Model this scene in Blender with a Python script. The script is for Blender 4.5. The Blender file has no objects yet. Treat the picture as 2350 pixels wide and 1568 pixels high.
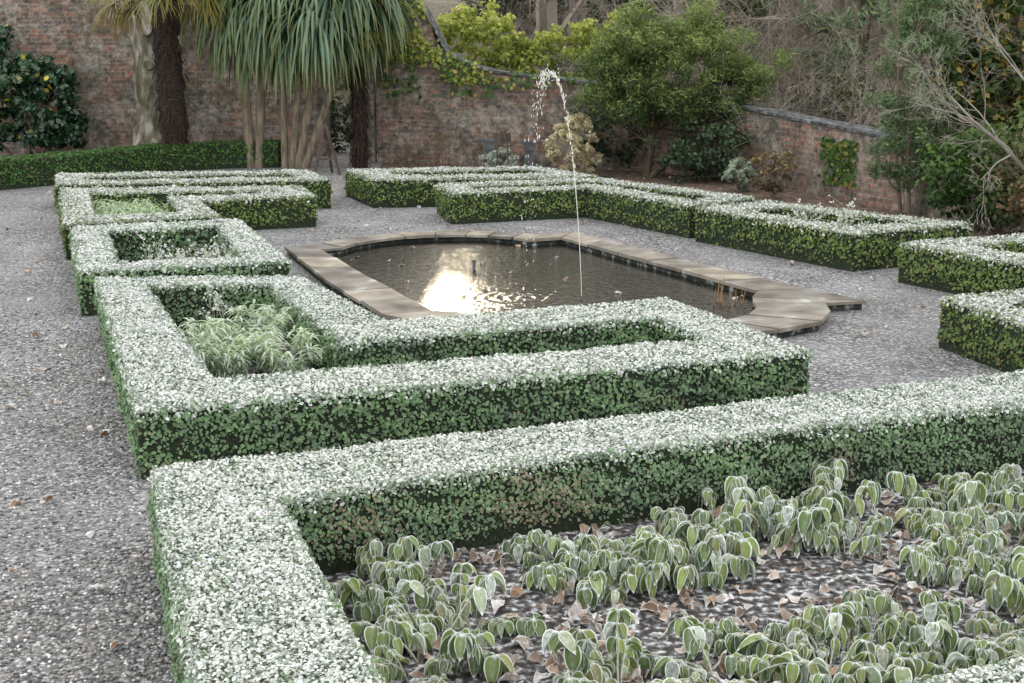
import bpy, math, numpy as np
from mathutils import Vector
rng=np.random.default_rng(7)
sc=bpy.context.scene
col=sc.collection
# ------------------------------------------------------------ helpers
def nz(v):
    return v/np.maximum(np.linalg.norm(v,axis=-1,keepdims=True),1e-9)
class MB:
    def __init__(s): s.V=[];s.L=[];s.T=[];s.C=[];s.U=[];s.M=[];s.n=0
    def add(s,v,f,c=None,u=None,m=0):
        v=np.asarray(v,dtype=np.float64).reshape(-1,3); f=np.asarray(f,dtype=np.int64)
        k=len(v)
        if c is None: c=np.zeros((k,4))
        c=np.asarray(c,dtype=float)
        if c.ndim==1: c=np.tile(c,(k,1))
        if u is None: u=v
        s.V.append(v);s.C.append(c);s.U.append(np.asarray(u,dtype=float))
        s.L.append((f+s.n).ravel());s.T.append(np.full(len(f),f.shape[1]));s.M.append(np.full(len(f),m))
        s.n+=k
    def obj(s,name,mats,parent=None,smooth=False,link=True,**kw):
        V=np.concatenate(s.V);L=np.concatenate(s.L);T=np.concatenate(s.T);C=np.concatenate(s.C);U=np.concatenate(s.U);M=np.concatenate(s.M)
        org=kw.pop('origin',None)
        if org is not None: V=V-np.array(org)
        me=bpy.data.meshes.new(name)
        me.vertices.add(len(V));me.vertices.foreach_set('co',V.astype(np.float32).ravel())
        me.loops.add(len(L));me.loops.foreach_set('vertex_index',L.astype(np.int32))
        me.polygons.add(len(T));st=np.concatenate([[0],np.cumsum(T)[:-1]])
        me.polygons.foreach_set('loop_start',st.astype(np.int32))
        if not isinstance(mats,(list,tuple)): mats=[mats]
        for m in mats: me.materials.append(m)
        me.polygons.foreach_set('material_index',M.astype(np.int32))
        me.update(calc_edges=True)
        a=me.attributes.new('Col','FLOAT_COLOR','POINT');a.data.foreach_set('color',C.astype(np.float32).ravel())
        a=me.attributes.new('uvw','FLOAT_VECTOR','POINT');a.data.foreach_set('vector',U.astype(np.float32).ravel())
        me.polygons.foreach_set('use_smooth',np.full(len(T),smooth))
        o=bpy.data.objects.new(name,me)
        col.objects.link(o)
        if org is not None: o.location=org
        if parent: o.parent=parent
        for k,v in kw.items(): o[k]=v
        return o
def empty(name,loc,**kw):
    o=bpy.data.objects.new(name,None);o.empty_display_size=.2;o.location=loc;col.objects.link(o)
    for k,v in kw.items(): o[k]=v
    return o
def box(mb,c,s,rot=0,m=0,c4=None,taper=1.0):
    x,y,z=s[0]/2,s[1]/2,s[2]/2
    v=np.array([[-x,-y,-z],[x,-y,-z],[x,y,-z],[-x,y,-z],[-x*taper,-y*taper,z],[x*taper,-y*taper,z],[x*taper,y*taper,z],[-x*taper,y*taper,z]])
    cr,sr=math.cos(rot),math.sin(rot)
    v=np.stack([v[:,0]*cr-v[:,1]*sr,v[:,0]*sr+v[:,1]*cr,v[:,2]],1)+np.array(c)
    f=[[0,3,2,1],[4,5,6,7],[0,1,5,4],[1,2,6,5],[2,3,7,6],[3,0,4,7]]
    mb.add(v,f,c4,u=v[:,[0,2,1]],m=m)
def beam(mb,a,b,w,d,m=0):
    a=np.array(a,float);b=np.array(b,float);t=nz(b-a);x=nz(np.cross(t,[0.01,1,.02]));y=np.cross(t,x)
    v=[]
    for p in (a,b):
        for i,j in ((-1,-1),(1,-1),(1,1),(-1,1)): v.append(p+x*i*w/2+y*j*d/2)
    mb.add(v,[[0,1,2,3],[7,6,5,4],[0,4,5,1],[1,5,6,2],[2,6,7,3],[3,7,4,0]],m=m)
def tube(mb,pts,rad,sides=10,m=0,jit=0,c4=None,cap=True):
    pts=np.array(pts,float);rad=np.array(rad,float);n=len(pts)
    t=nz(np.gradient(pts,axis=0));V=[];U=[]
    ref=np.array([0.3,1,0.1])
    for i in range(n):
        x=nz(np.cross(t[i],ref));y=np.cross(t[i],x)
        a=np.arange(sides)/sides*2*math.pi
        r=rad[i]*(1+jit*rng.uniform(-1,1,sides))
        V.append(pts[i]+np.outer(np.cos(a)*r,x)+np.outer(np.sin(a)*r,y))
    V=np.concatenate(V);F=[]
    for i in range(n-1):
        for j in range(sides):
            k=(j+1)%sides;F.append([i*sides+j,i*sides+k,(i+1)*sides+k,(i+1)*sides+j])
    mb.add(V,F,c4,m=m)
    if cap:
        vv=np.concatenate([V[-sides:],[pts[-1]]]);mb.add(vv,[[j,(j+1)%sides,sides] for j in range(sides)],c4,m=m)
def segs(mb,p0,p1,r0,r1,c=None,m=0,sides=3):
    n=len(p0);t=nz(p1-p0);ref=np.tile([0.31,0.9,0.2],(n,1));x=nz(np.cross(t,ref));y=np.cross(t,x)
    V=np.zeros((n,2*sides,3))
    for k in range(sides):
        a=2*math.pi*k/sides
        d=x*math.cos(a)+y*math.sin(a)
        V[:,k]=p0+d*r0[:,None];V[:,sides+k]=p1+d*r1[:,None]
    f=np.array([[k,(k+1)%sides,sides+(k+1)%sides,sides+k] for k in range(sides)])
    F=(f[None]+(np.arange(n)*2*sides)[:,None,None]).reshape(-1,4)
    cc=np.zeros((n*2*sides,4)) if c is None else np.repeat(c,2*sides,axis=0)
    mb.add(V.reshape(-1,3),F,cc,m=m)
# leaf templates : verts (x across, y along, z normal), edge
T4=(np.array([[0,-.5,0],[.33,0,.05],[0,.5,0],[-.33,0,.05]]),np.array([.7,.7,.7,.7]),np.array([[0,1,2,3]]))
T6=(np.array([[0,-.5,0],[.3,-.22,.07],[.33,.15,.08],[0,.5,-.02],[-.33,.15,.08],[-.3,-.22,.07],[0,0,0]]),np.array([1,1,1,1,1,1,0.]),
    np.array([[0,1,6],[1,2,6],[2,3,6],[3,4,6],[4,5,6],[5,0,6]]))
TN=(np.array([[0,-.5,0],[.11,0,.02],[0,.5,0],[-.11,0,.02]]),np.array([.5,.5,.5,.5]),np.array([[0,1,2,3]]))
def big_leaf(nl=7,w=.28,curl=.5,droop=.35):
    V=[];E=[];F=[];xs=np.array([-1,-.78,0,.78,1])
    for i in range(nl):
        t=i/(nl-1);ww=w*math.sin(math.pi*min(1,(.04+t*.96))**.8)**.75 if 0<t<1 else .012
        for x in xs:
            V.append([x*ww,t-.0,abs(x)*ww*curl-droop*t*t*.6]);E.append(1 if abs(x)==1 or i in(0,nl-1) else (.1 if abs(x)>.1 else .35))
    for i in range(nl-1):
        for j in range(4): a=i*5+j;F.append([a,a+1,a+6,a+5])
    return np.array(V),np.array(E),np.array(F)
def leaves(mb,T,pos,nrm,dr,size,frost,rnd,brown=None,m=0):
    tv,te,tf=T;n=len(pos)
    if n==0: return
    z=nz(nrm);y=nz(dr-z*np.sum(dr*z,axis=1,keepdims=True));x=np.cross(y,z)
    s=np.asarray(size).reshape(-1,1,1)
    V=pos[:,None]+s*(x[:,None]*tv[None,:,0:1]+y[:,None]*tv[None,:,1:2]+z[:,None]*tv[None,:,2:3])
    k=len(tv);F=(tf[None]+(np.arange(n)*k)[:,None,None]).reshape(-1,tf.shape[1])
    C=np.zeros((n,k,4));C[:,:,0]=np.asarray(frost).reshape(-1,1);C[:,:,1]=np.asarray(rnd).reshape(-1,1);C[:,:,2]=te[None]
    C[:,:,3]=0 if brown is None else np.asarray(brown).reshape(-1,1)
    mb.add(V.reshape(-1,3),F,C.reshape(-1,4),m=m)
def rdir(n): return nz(rng.normal(size=(n,3)))
def straps(mb,org,dr,L,w,bend=1.0,S=7,frost=None,rnd=None,brown0=0,brown1=0,m=0,side=None):
    n=len(org);L=np.broadcast_to(L,(n,)).astype(float);p=org.copy();d=nz(dr)
    sd=nz(np.cross(d,np.tile([0,0,1.],(n,1)))+1e-4) if side is None else side
    V=np.zeros((n,S+1,2,3));C=np.zeros((n,S+1,2,4))
    fr=np.zeros(n) if frost is None else frost; rn=rng.uniform(0,1,n) if rnd is None else rnd
    for i in range(S+1):
        t=i/S;ww=w*(min(1,.55+t*2.2))*(1-t**3)+.001
        V[:,i,0]=p-sd*ww/2;V[:,i,1]=p+sd*ww/2
        C[:,i,:,0]=fr[:,None];C[:,i,:,1]=rn[:,None];C[:,i,:,2]=.5;C[:,i,:,3]=brown0*(1-t)+brown1*t*t
        d=nz(d+np.array([0,0,-1.])*bend/S*(0.5+1.2*t))
        p=p+d*(L/S)[:,None]
    f=np.array([[2*i,2*i+1,2*i+3,2*i+2] for i in range(S)])
    F=(f[None]+(np.arange(n)*2*(S+1))[:,None,None]).reshape(-1,4)
    mb.add(V.reshape(-1,3),F,C.reshape(-1,4),m=m)
def branch(base,dr,length,radius,levels,nch,spread=.7,droop=0.,wig=.25,S=3,lr=.62,rr=.55,tmin=.3,rmin=.003):
    P0=[];P1=[];R0=[];R1=[];LV=[]
    p=np.array(base,float).reshape(-1,3);d=nz(np.array(dr,float).reshape(-1,3));n=len(p)
    L=np.broadcast_to(length,(n,)).astype(float);R=np.broadcast_to(radius,(n,)).astype(float)
    tips=None
    for lv in range(levels):
        n=len(p);pts=[p];ds=[];q=p;dd=d
        for s in range(S):
            dd=nz(dd+rng.normal(size=(n,3))*wig+np.array([0,0,-droop if lv>0 else 0]))
            q2=q+dd*(L/S)[:,None]
            P0.append(q);P1.append(q2);R0.append(R*(1-.75*s/S));R1.append(R*(1-.75*(s+1)/S));LV.append(np.full(n,lv))
            q=q2;pts.append(q);ds.append(dd)
        tips=q;tipd=dd
        if lv==levels-1: break
        k=nch[lv];idx=np.repeat(np.arange(n),k)
        t=rng.uniform(tmin,1,len(idx))*S;si=np.minimum(t.astype(int),S-1);fr=(t-si)[:,None]
        A=np.stack(pts,1);D=np.stack(ds,1)
        p=A[idx,si]*(1-fr)+A[idx,si+1]*fr
        d=nz(D[idx,si]+rdir(len(idx))*spread*1.3)
        L=L[idx]*lr*rng.uniform(.7,1.2,len(idx));R=np.maximum(R[idx]*rr*(1-.5*t/S),rmin)
    return [np.concatenate(a) for a in (P0,P1,R0,R1,LV)]+[tips,tipd]
# ------------------------------------------------------------ materials
def newmat(name):
    m=bpy.data.materials.new(name);m.use_nodes=True;nt=m.node_tree
    return m,nt,nt.nodes['Principled BSDF'],nt.nodes['Material Output']
def N(nt,t,**kw):
    n=nt.nodes.new(t)
    for k,v in kw.items():
        if k in n.inputs.keys(): n.inputs[k].default_value=v
        else: setattr(n,k,v)
    return n
def mix(nt,fac,a,b,bt='MIX'):
    n=nt.nodes.new('ShaderNodeMix');n.data_type='RGBA';n.blend_type=bt
    for i,x in ((0,fac),(6,a),(7,b)):
        if hasattr(x,'links'): nt.links.new(x,n.inputs[i])
        elif i==0: n.inputs[0].default_value=x
        else: n.inputs[i].default_value=(*x,1)
    return n.outputs[2]
def ramp(nt,src,stops):
    r=nt.nodes.new('ShaderNodeValToRGB');e=r.color_ramp.elements
    while len(e)>1: e.remove(e[-1])
    e[0].position=stops[0][0];e[0].color=(*stops[0][1],1)
    for p,c in stops[1:]:
        x=e.new(p);x.color=(*c,1)
    nt.links.new(src,r.inputs[0]);return r.outputs[0]
def math_(nt,op,a,b=0,clamp=False):
    n=nt.nodes.new('ShaderNodeMath');n.operation=op;n.use_clamp=clamp
    for i,x in ((0,a),(1,b)):
        if hasattr(x,'links'): nt.links.new(x,n.inputs[i])
        else: n.inputs[i].default_value=x
    return n.outputs[0]
FROST=(.86,.86,.85)
def leafmat(name,a,b,brown=(.16,.08,.03),frost=FROST,rim=.3,rough=.5,transl=.25,fscale=60,spec=.4,fk=2.2):
    m,nt,bs,out=newmat(name);lk=nt.links.new
    at=N(nt,'ShaderNodeAttribute',attribute_name='Col');sp=nt.nodes.new('ShaderNodeSeparateColor');lk(at.outputs['Color'],sp.inputs[0])
    base=mix(nt,sp.outputs[1],a,b);base=mix(nt,at.outputs['Alpha'],base,brown)
    if rim>0:
        tc=nt.nodes.new('ShaderNodeTexCoord');no=N(nt,'ShaderNodeTexNoise',Scale=float(fscale),Detail=1.);lk(tc.outputs['Object'],no.inputs['Vector'])
        e=math_(nt,'POWER',sp.outputs[2],2.2);e=math_(nt,'MULTIPLY',e,rim)
        f=math_(nt,'ADD',sp.outputs[0],e)
        nn=math_(nt,'MULTIPLY_ADD',no.outputs[0],fk);nt.nodes[-1].inputs[2].default_value=1.-fk*.5
        f=math_(nt,'MULTIPLY',f,nn,True)
        c=mix(nt,f,base,frost)
    else: c=base
    lk(c,bs.inputs['Base Color'])
    bs.inputs['Roughness'].default_value=rough;bs.inputs['Specular IOR Level'].default_value=spec
    if transl>0:
        tr=nt.nodes.new('ShaderNodeBsdfTranslucent');lk(c,tr.inputs[0]);mx=nt.nodes.new('ShaderNodeMixShader');mx.inputs[0].default_value=transl
        lk(bs.outputs[0],mx.inputs[1]);lk(tr.outputs[0],mx.inputs[2]);lk(mx.outputs[0],out.inputs[0])
    return m
def noisemat(name,stops,scale=5,detail=6,rough=.9,bump=.3,bscale=None,dist=0.02,distort=0,vec='Object',sc3=None,slab=False):
    m,nt,bs,out=newmat(name);lk=nt.links.new
    tc=nt.nodes.new('ShaderNodeTexCoord');src=tc.outputs[vec]
    if sc3:
        mp=nt.nodes.new('ShaderNodeMapping');mp.inputs['Scale'].default_value=sc3;lk(src,mp.inputs[0]);src=mp.outputs[0]
    no=N(nt,'ShaderNodeTexNoise',Scale=float(scale),Detail=float(detail),Distortion=float(distort));lk(src,no.inputs['Vector'])
    c=ramp(nt,no.outputs[0],stops)
    if slab:
        at=N(nt,'ShaderNodeAttribute',attribute_name='Col');sp=nt.nodes.new('ShaderNodeSeparateColor');lk(at.outputs['Color'],sp.inputs[0])
        c=mix(nt,1.,c,ramp(nt,sp.outputs[1],[(0,(.62,.62,.64)),(.5,(.95,.93,.9)),(1,(1.3,1.25,1.15))]),'MULTIPLY')
    lk(c,bs.inputs['Base Color'])
    if bump>0:
        n2=N(nt,'ShaderNodeTexNoise',Scale=float(bscale or scale*3),Detail=4.);lk(src,n2.inputs['Vector'])
        b=N(nt,'ShaderNodeBump',Strength=bump,Distance=dist);lk(n2.outputs[0],b.inputs['Height']);lk(b.outputs[0],bs.inputs['Normal'])
    bs.inputs['Roughness'].default_value=rough
    return m
M_box=leafmat('boxwood_leaf',(.016,.075,.020),(.14,.295,.07),brown=(.24,.15,.06),rim=.20,fscale=190,fk=3.,transl=.18)
M_boxfar=leafmat('boxwood_leaf_far',(.028,.08,.010),(.185,.26,.045),brown=(.24,.16,.05),rim=.05,fscale=110,fk=2.6,transl=.2)
M_low=leafmat('plain_hedge_leaf',(.022,.075,.014),(.10,.21,.04),rim=0)
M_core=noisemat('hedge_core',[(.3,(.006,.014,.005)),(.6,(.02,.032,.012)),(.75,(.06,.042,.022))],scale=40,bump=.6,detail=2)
M_coretop=noisemat('hedge_core_frosted',[(.35,(.03,.06,.02)),(.55,(.18,.22,.15)),(.7,(.52,.55,.50))],scale=60,bump=.6,detail=2)
M_soil=noisemat('soil',[(.3,(.024,.021,.02)),(.46,(.075,.065,.06)),(.55,(.24,.235,.235)),(.64,(.74,.75,.77))],scale=24,detail=8,bump=1.,dist=.03)
M_bark=noisemat('pale_bark',[(.35,(.07,.065,.035)),(.5,(.17,.15,.105)),(.64,(.38,.36,.31))],scale=5,bump=1.,dist=.05,sc3=(1,1,.5))
M_cbark=noisemat('cordyline_bark',[(.3,(.10,.075,.05)),(.7,(.28,.23,.165))],scale=9,bump=.8,sc3=(2,2,.4))
M_barkd=noisemat('dark_bark',[(.3,(.04,.03,.02)),(.7,(.14,.10,.07))],scale=8,bump=.6,sc3=(2,2,.5))
M_twig=noisemat('twig',[(.3,(.10,.08,.055)),(.7,(.24,.19,.14))],scale=2,bump=0)
M_twigd=noisemat('woodland_twig',[(.35,(.15,.12,.10)),(.65,(.46,.40,.34))],scale=.5,bump=0)
M_pale=noisemat('lichen_twig',[(.3,(.24,.22,.18)),(.7,(.46,.43,.37))],scale=4,bump=0)
M_fibre=noisemat('palm_fibre',[(.3,(.015,.008,.005)),(.55,(.05,.028,.019)),(.75,(.13,.08,.05))],scale=14,bump=1.,dist=.06,sc3=(1,1,2.5))
M_cordy=leafmat('cordyline_leaf',(.018,.06,.048),(.15,.28,.22),brown=(.20,.21,.035),rim=.0,rough=.33,transl=.2)
M_palm=leafmat('palm_frond',(.06,.10,.02),(.26,.28,.05),brown=(.38,.24,.06),rim=0,rough=.4,transl=.3)
M_tea=leafmat('fine_green',(.022,.055,.018),(.23,.30,.08),brown=(.42,.42,.12),rim=0,transl=.35)
M_feather=leafmat('feather_green',(.07,.12,.05),(.26,.36,.18),brown=(.34,.37,.12),rim=0,transl=.35)
M_fshrub=leafmat('frosty_grey_green',(.09,.15,.07),(.24,.34,.16),rim=.2,transl=.3)
M_cam=leafmat('glossy_dark',(.008,.03,.013),(.04,.10,.04),brown=(.6,.45,.04),rim=0,rough=.25,transl=.1,spec=.6)
M_gold=leafmat('golden_conifer',(.32,.26,.10),(.72,.61,.32),brown=(.5,.38,.2),rim=.1,transl=.3)
M_lime=leafmat('lime_leaf',(.14,.20,.03),(.48,.54,.12),brown=(.52,.46,.12),rim=0,transl=.4)
M_ivy=leafmat('ivy_leaf',(.018,.055,.012),(.10,.19,.03),brown=(.32,.30,.06),rim=0,transl=.2)
M_orange=leafmat('evergreen_orange',(.02,.055,.013),(.13,.18,.04),brown=(.52,.34,.08),rim=0,transl=.3)
M_brownsh=leafmat('brown_shrub',(.08,.055,.03),(.24,.17,.07),brown=(.28,.16,.07),rim=0,transl=.25)
M_under=leafmat('undergrowth_leaf',(.03,.038,.016),(.15,.16,.06),brown=(.20,.16,.09),rim=0,transl=.2)
M_dark=leafmat('dark_conifer',(.018,.038,.018),(.07,.115,.05),rim=0,transl=.15)
M_olive=leafmat('olive_evergreen',(.035,.06,.02),(.19,.25,.08),brown=(.30,.27,.10),rim=0,transl=.3)
M_frostplant=leafmat('frosted_big_leaf',(.035,.10,.012),(.26,.35,.035),brown=(.34,.22,.06),frost=(.90,.92,.93),rim=2.1,fscale=60,transl=.2,fk=2.)
M_willow=leafmat('frosted_narrow_leaf',(.11,.25,.05),(.36,.52,.17),brown=(.4,.35,.16),rim=.4,transl=.3)
M_litter=leafmat('fallen_leaf_surface',(.20,.11,.06),(.46,.29,.17),brown=(.10,.065,.04),rim=.75,transl=.1,fscale=30)
def gravelmat():
    m,nt,bs,out=newmat('gravel');lk=nt.links.new
    tc=nt.nodes.new('ShaderNodeTexCoord');wn=N(nt,'ShaderNodeTexNoise',Scale=30.,Detail=2.);lk(tc.outputs['Object'],wn.inputs['Vector'])
    mv=mix(nt,.012,tc.outputs['Object'],wn.outputs['Color'])
    v=N(nt,'ShaderNodeTexVoronoi',Scale=40.);lk(mv,v.inputs['Vector'])
    sp=nt.nodes.new('ShaderNodeSeparateColor');lk(v.outputs['Color'],sp.inputs[0])
    c=ramp(nt,sp.outputs[0],[(0,(.05,.052,.056)),(.25,(.135,.135,.14)),(.5,(.26,.25,.24)),(.7,(.37,.33,.285)),(.85,(.46,.45,.44)),(1,(.76,.75,.74))])
    edge=math_(nt,'POWER',math_(nt,'MULTIPLY',v.outputs['Distance'],1.25,True),3.)
    c=mix(nt,edge,c,(.024,.024,.026))
    big=N(nt,'ShaderNodeTexNoise',Scale=.9,Detail=6.,Roughness=.6);lk(tc.outputs['Object'],big.inputs['Vector'])
    c=mix(nt,math_(nt,'MULTIPLY',ramp(nt,big.outputs[0],[(.35,(0,0,0)),(.75,(1,1,1))]),.45),c,(.47,.48,.51))
    b2=N(nt,'ShaderNodeTexNoise',Scale=.7,Detail=6.);mp=N(nt,'ShaderNodeMapping',Location=(5,3,1));lk(tc.outputs['Object'],mp.inputs[0]);lk(mp.outputs[0],b2.inputs['Vector'])
    c=mix(nt,math_(nt,'MULTIPLY',ramp(nt,b2.outputs[0],[(.45,(0,0,0)),(.75,(1,1,1))]),.4),c,(.13,.12,.115))
    lk(c,bs.inputs['Base Color'])
    b=N(nt,'ShaderNodeBump',Strength=1.,Distance=.02,invert=True);lk(v.outputs['Distance'],b.inputs['Height']);lk(b.outputs[0],bs.inputs['Normal'])
    bs.inputs['Roughness'].default_value=.8
    return m
M_gravel=gravelmat()
def pebmat():
    m,nt,bs,out=newmat('pebble');lk=nt.links.new
    at=N(nt,'ShaderNodeAttribute',attribute_name='Col');sp=nt.nodes.new('ShaderNodeSeparateColor');lk(at.outputs['Color'],sp.inputs[0])
    lk(ramp(nt,sp.outputs[1],[(0,(.05,.051,.056)),(.3,(.14,.139,.14)),(.6,(.29,.27,.245)),(.85,(.46,.435,.405)),(1,(.76,.75,.74))]),bs.inputs['Base Color'])
    bs.inputs['Roughness'].default_value=.6;return m
M_peb=pebmat()
def brickmat():
    m,nt,bs,out=newmat('old_brick');lk=nt.links.new
    at=N(nt,'ShaderNodeAttribute',attribute_name='uvw')
    wn=N(nt,'ShaderNodeTexNoise',Scale=1.3,Detail=3.);lk(at.outputs['Vector'],wn.inputs['Vector'])
    mv=mix(nt,.04,at.outputs['Vector'],wn.outputs['Color'])
    br=nt.nodes.new('ShaderNodeTexBrick');lk(mv,br.inputs['Vector'])
    br.inputs['Scale'].default_value=1;br.inputs['Brick Width'].default_value=.24;br.inputs['Row Height'].default_value=.085;br.inputs['Mortar Size'].default_value=.011
    br.inputs['Color1'].default_value=(.32,.155,.105,1);br.inputs['Color2'].default_value=(.12,.10,.092,1);br.inputs['Mortar'].default_value=(.26,.24,.205,1);br.inputs['Bias'].default_value=-.05
    n=N(nt,'ShaderNodeTexNoise',Scale=.7,Detail=9.,Roughness=.72);lk(at.outputs['Vector'],n.inputs['Vector'])
    c=mix(nt,math_(nt,'MULTIPLY',ramp(nt,n.outputs[0],[(.45,(0,0,0)),(.55,(1,1,1))]),.75),br.outputs[0],(.10,.098,.075))
    n2=N(nt,'ShaderNodeTexNoise',Scale=1.7,Detail=9.,Roughness=.78);lk(at.outputs['Vector'],n2.inputs['Vector'])
    c=mix(nt,math_(nt,'MULTIPLY',ramp(nt,n2.outputs[0],[(.48,(0,0,0)),(.58,(1,1,1))]),.6),c,(.36,.33,.29))
    n3=N(nt,'ShaderNodeTexNoise',Scale=8.,Detail=6.,Roughness=.75);lk(at.outputs['Vector'],n3.inputs['Vector'])
    c=mix(nt,.95,c,ramp(nt,n3.outputs[0],[(.34,(.25,.25,.26)),(.5,(.9,.9,.9)),(.66,(1.7,1.6,1.5))]),'MULTIPLY')
    lk(c,bs.inputs['Base Color']);bs.inputs['Roughness'].default_value=.95
    b=N(nt,'ShaderNodeBump',Strength=.8,Distance=.03);h=math_(nt,'ADD',math_(nt,'MULTIPLY',br.outputs['Fac'],-1.),n2.outputs[0]);lk(h,b.inputs['Height']);lk(b.outputs[0],bs.inputs['Normal'])
    return m
M_brick=brickmat()
M_slate=noisemat('coping_slate',[(.35,(.03,.032,.033)),(.55,(.10,.105,.105)),(.72,(.30,.31,.31))],scale=9,bump=.6)
M_stone=noisemat('pond_stone',[(.28,(.13,.11,.088)),(.48,(.24,.215,.18)),(.62,(.32,.30,.265)),(.74,(.60,.60,.58))],scale=3.,detail=8,bump=.4,bscale=20,dist=.01,slab=True)
M_stonewall=noisemat('pond_wall',[(.4,(.010,.012,.011)),(.58,(.045,.05,.045)),(.70,(.40,.45,.42))],scale=9,detail=7,bump=.5)
M_hill=noisemat('woodland_floor',[(.3,(.02,.018,.011)),(.5,(.065,.052,.035)),(.65,(.055,.07,.03)),(.8,(.14,.11,.07))],scale=.9,detail=8,bump=1,dist=.2)
M_border=noisemat('border_litter',[(.3,(.04,.03,.022)),(.5,(.14,.09,.065)),(.65,(.26,.18,.13)),(.8,(.5,.5,.5))],scale=9,detail=8,bump=1,dist=.03)
M_wood=noisemat('weathered_wood',[(.3,(.04,.03,.025)),(.7,(.12,.09,.07))],scale=12,bump=.2,sc3=(1,1,.2))
M_urn=noisemat('grey_urn',[(.3,(.07,.075,.08)),(.7,(.17,.175,.18))],scale=8,bump=.2)
def watermat():
    m,nt,bs,out=newmat('pond_water');lk=nt.links.new
    bs.inputs['Base Color'].default_value=(.012,.010,.006,1);bs.inputs['Roughness'].default_value=.10;bs.inputs['IOR'].default_value=1.33
    tc=nt.nodes.new('ShaderNodeTexCoord')
    mp=N(nt,'ShaderNodeMapping',Scale=(.9,1.4,1));lk(tc.outputs['Object'],mp.inputs[0])
    n=N(nt,'ShaderNodeTexNoise',Scale=16.,Detail=3.,Roughness=.55,Distortion=.8);lk(mp.outputs[0],n.inputs['Vector'])
    v=N(nt,'ShaderNodeVectorMath',operation='SUBTRACT');lk(tc.outputs['Object'],v.inputs[0]);v.inputs[1].default_value=(.11,13.68,0)
    ln=N(nt,'ShaderNodeVectorMath',operation='LENGTH');lk(v.outputs[0],ln.inputs[0])
    s=math_(nt,'SINE',math_(nt,'MULTIPLY',ln.outputs['Value'],52.))
    amp=math_(nt,'DIVIDE',.55,math_(nt,'ADD',math_(nt,'MULTIPLY',math_(nt,'POWER',ln.outputs['Value'],2.),5.),.45))
    h=math_(nt,'ADD',n.outputs[0],math_(nt,'MULTIPLY',s,math_(nt,'MULTIPLY',amp,.32)))
    b=N(nt,'ShaderNodeBump',Strength=.36,Distance=.02);lk(h,b.inputs['Height']);lk(b.outputs[0],bs.inputs['Normal'])
    return m
M_water=watermat()
M_drop,nt,bs,out=newmat('water_drop');bs.inputs['Base Color'].default_value=(.95,.95,.93,1);bs.inputs['Roughness'].default_value=.15  # white translucent body paints in the backlit sparkle of clear drops
tr=nt.nodes.new('ShaderNodeBsdfTranslucent');tr.inputs[0].default_value=(1,.98,.93,1);mx=nt.nodes.new('ShaderNodeMixShader');mx.inputs[0].default_value=.5
nt.links.new(bs.outputs[0],mx.inputs[1]);nt.links.new(tr.outputs[0],mx.inputs[2]);nt.links.new(mx.outputs[0],out.inputs[0])
# ------------------------------------------------------------ ground
mb=MB();mb.add([[-500,-100,0],[500,-100,0],[500,700,0],[-500,700,0]],[[0,1,2,3]]);mb.obj('ground',M_gravel,kind='structure')
WX=np.array([-60,-12.57,-9.25,-5.42,-3.92,-3.02,-2.69,-1.09,.47,2.69,4.44,5.37,6.78,9,60]);WY=np.array([30.1,30.04,30.04,29.84,29.23,28.3,27.9,27.63,27.19,26.11,23.91,21.49,18.03,15,15.])
def hzj(j): return -.05+max(0,min(j,70)-.4)*.085*min(1,max(0,j)/8)
def hz(x,y): return hzj(y-np.interp(x,WX,WY)-.36)
gx=np.linspace(-90,90,121);gy=np.concatenate([np.linspace(0,12,16),np.linspace(14,130,40)])
V=[]
for j in gy:
    for i in gx:
        wy=np.interp(i,WX,WY)
        z=hzj(j)+.25*math.sin(i*.5+j*.3)*math.sin(j*.23-i*.2)*min(1,j/10)
        V.append([i,wy+.36+j,z])
nx=len(gx);F=[[a*nx+b,a*nx+b+1,(a+1)*nx+b+1,(a+1)*nx+b] for a in range(len(gy)-1) for b in range(nx-1)]
mb=MB();mb.add(V,F);mb.obj('hillside',M_hill,smooth=True,kind='structure')
mb=MB();mb.add([[-2.6,26.3,.004],[.3,25.6,.004],[2.2,23.6,.004],[3.6,21.3,.004],[5.2,19.0,.004],[6.6,16.4,.004],[9.5,13,.004],[12,14,.004],[6.9,18.2,.004],[5.4,21.6,.004],[4.4,24.,.004],[2.6,26.2,.004],[.5,27.2,.004],[-2.6,27.9,.004]],[[0,1,12,13],[1,2,11,12],[2,3,10,11],[3,4,9,10],[4,5,8,9],[5,6,7,8]])
mb.obj('soil_border',M_border,kind='structure')
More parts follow.
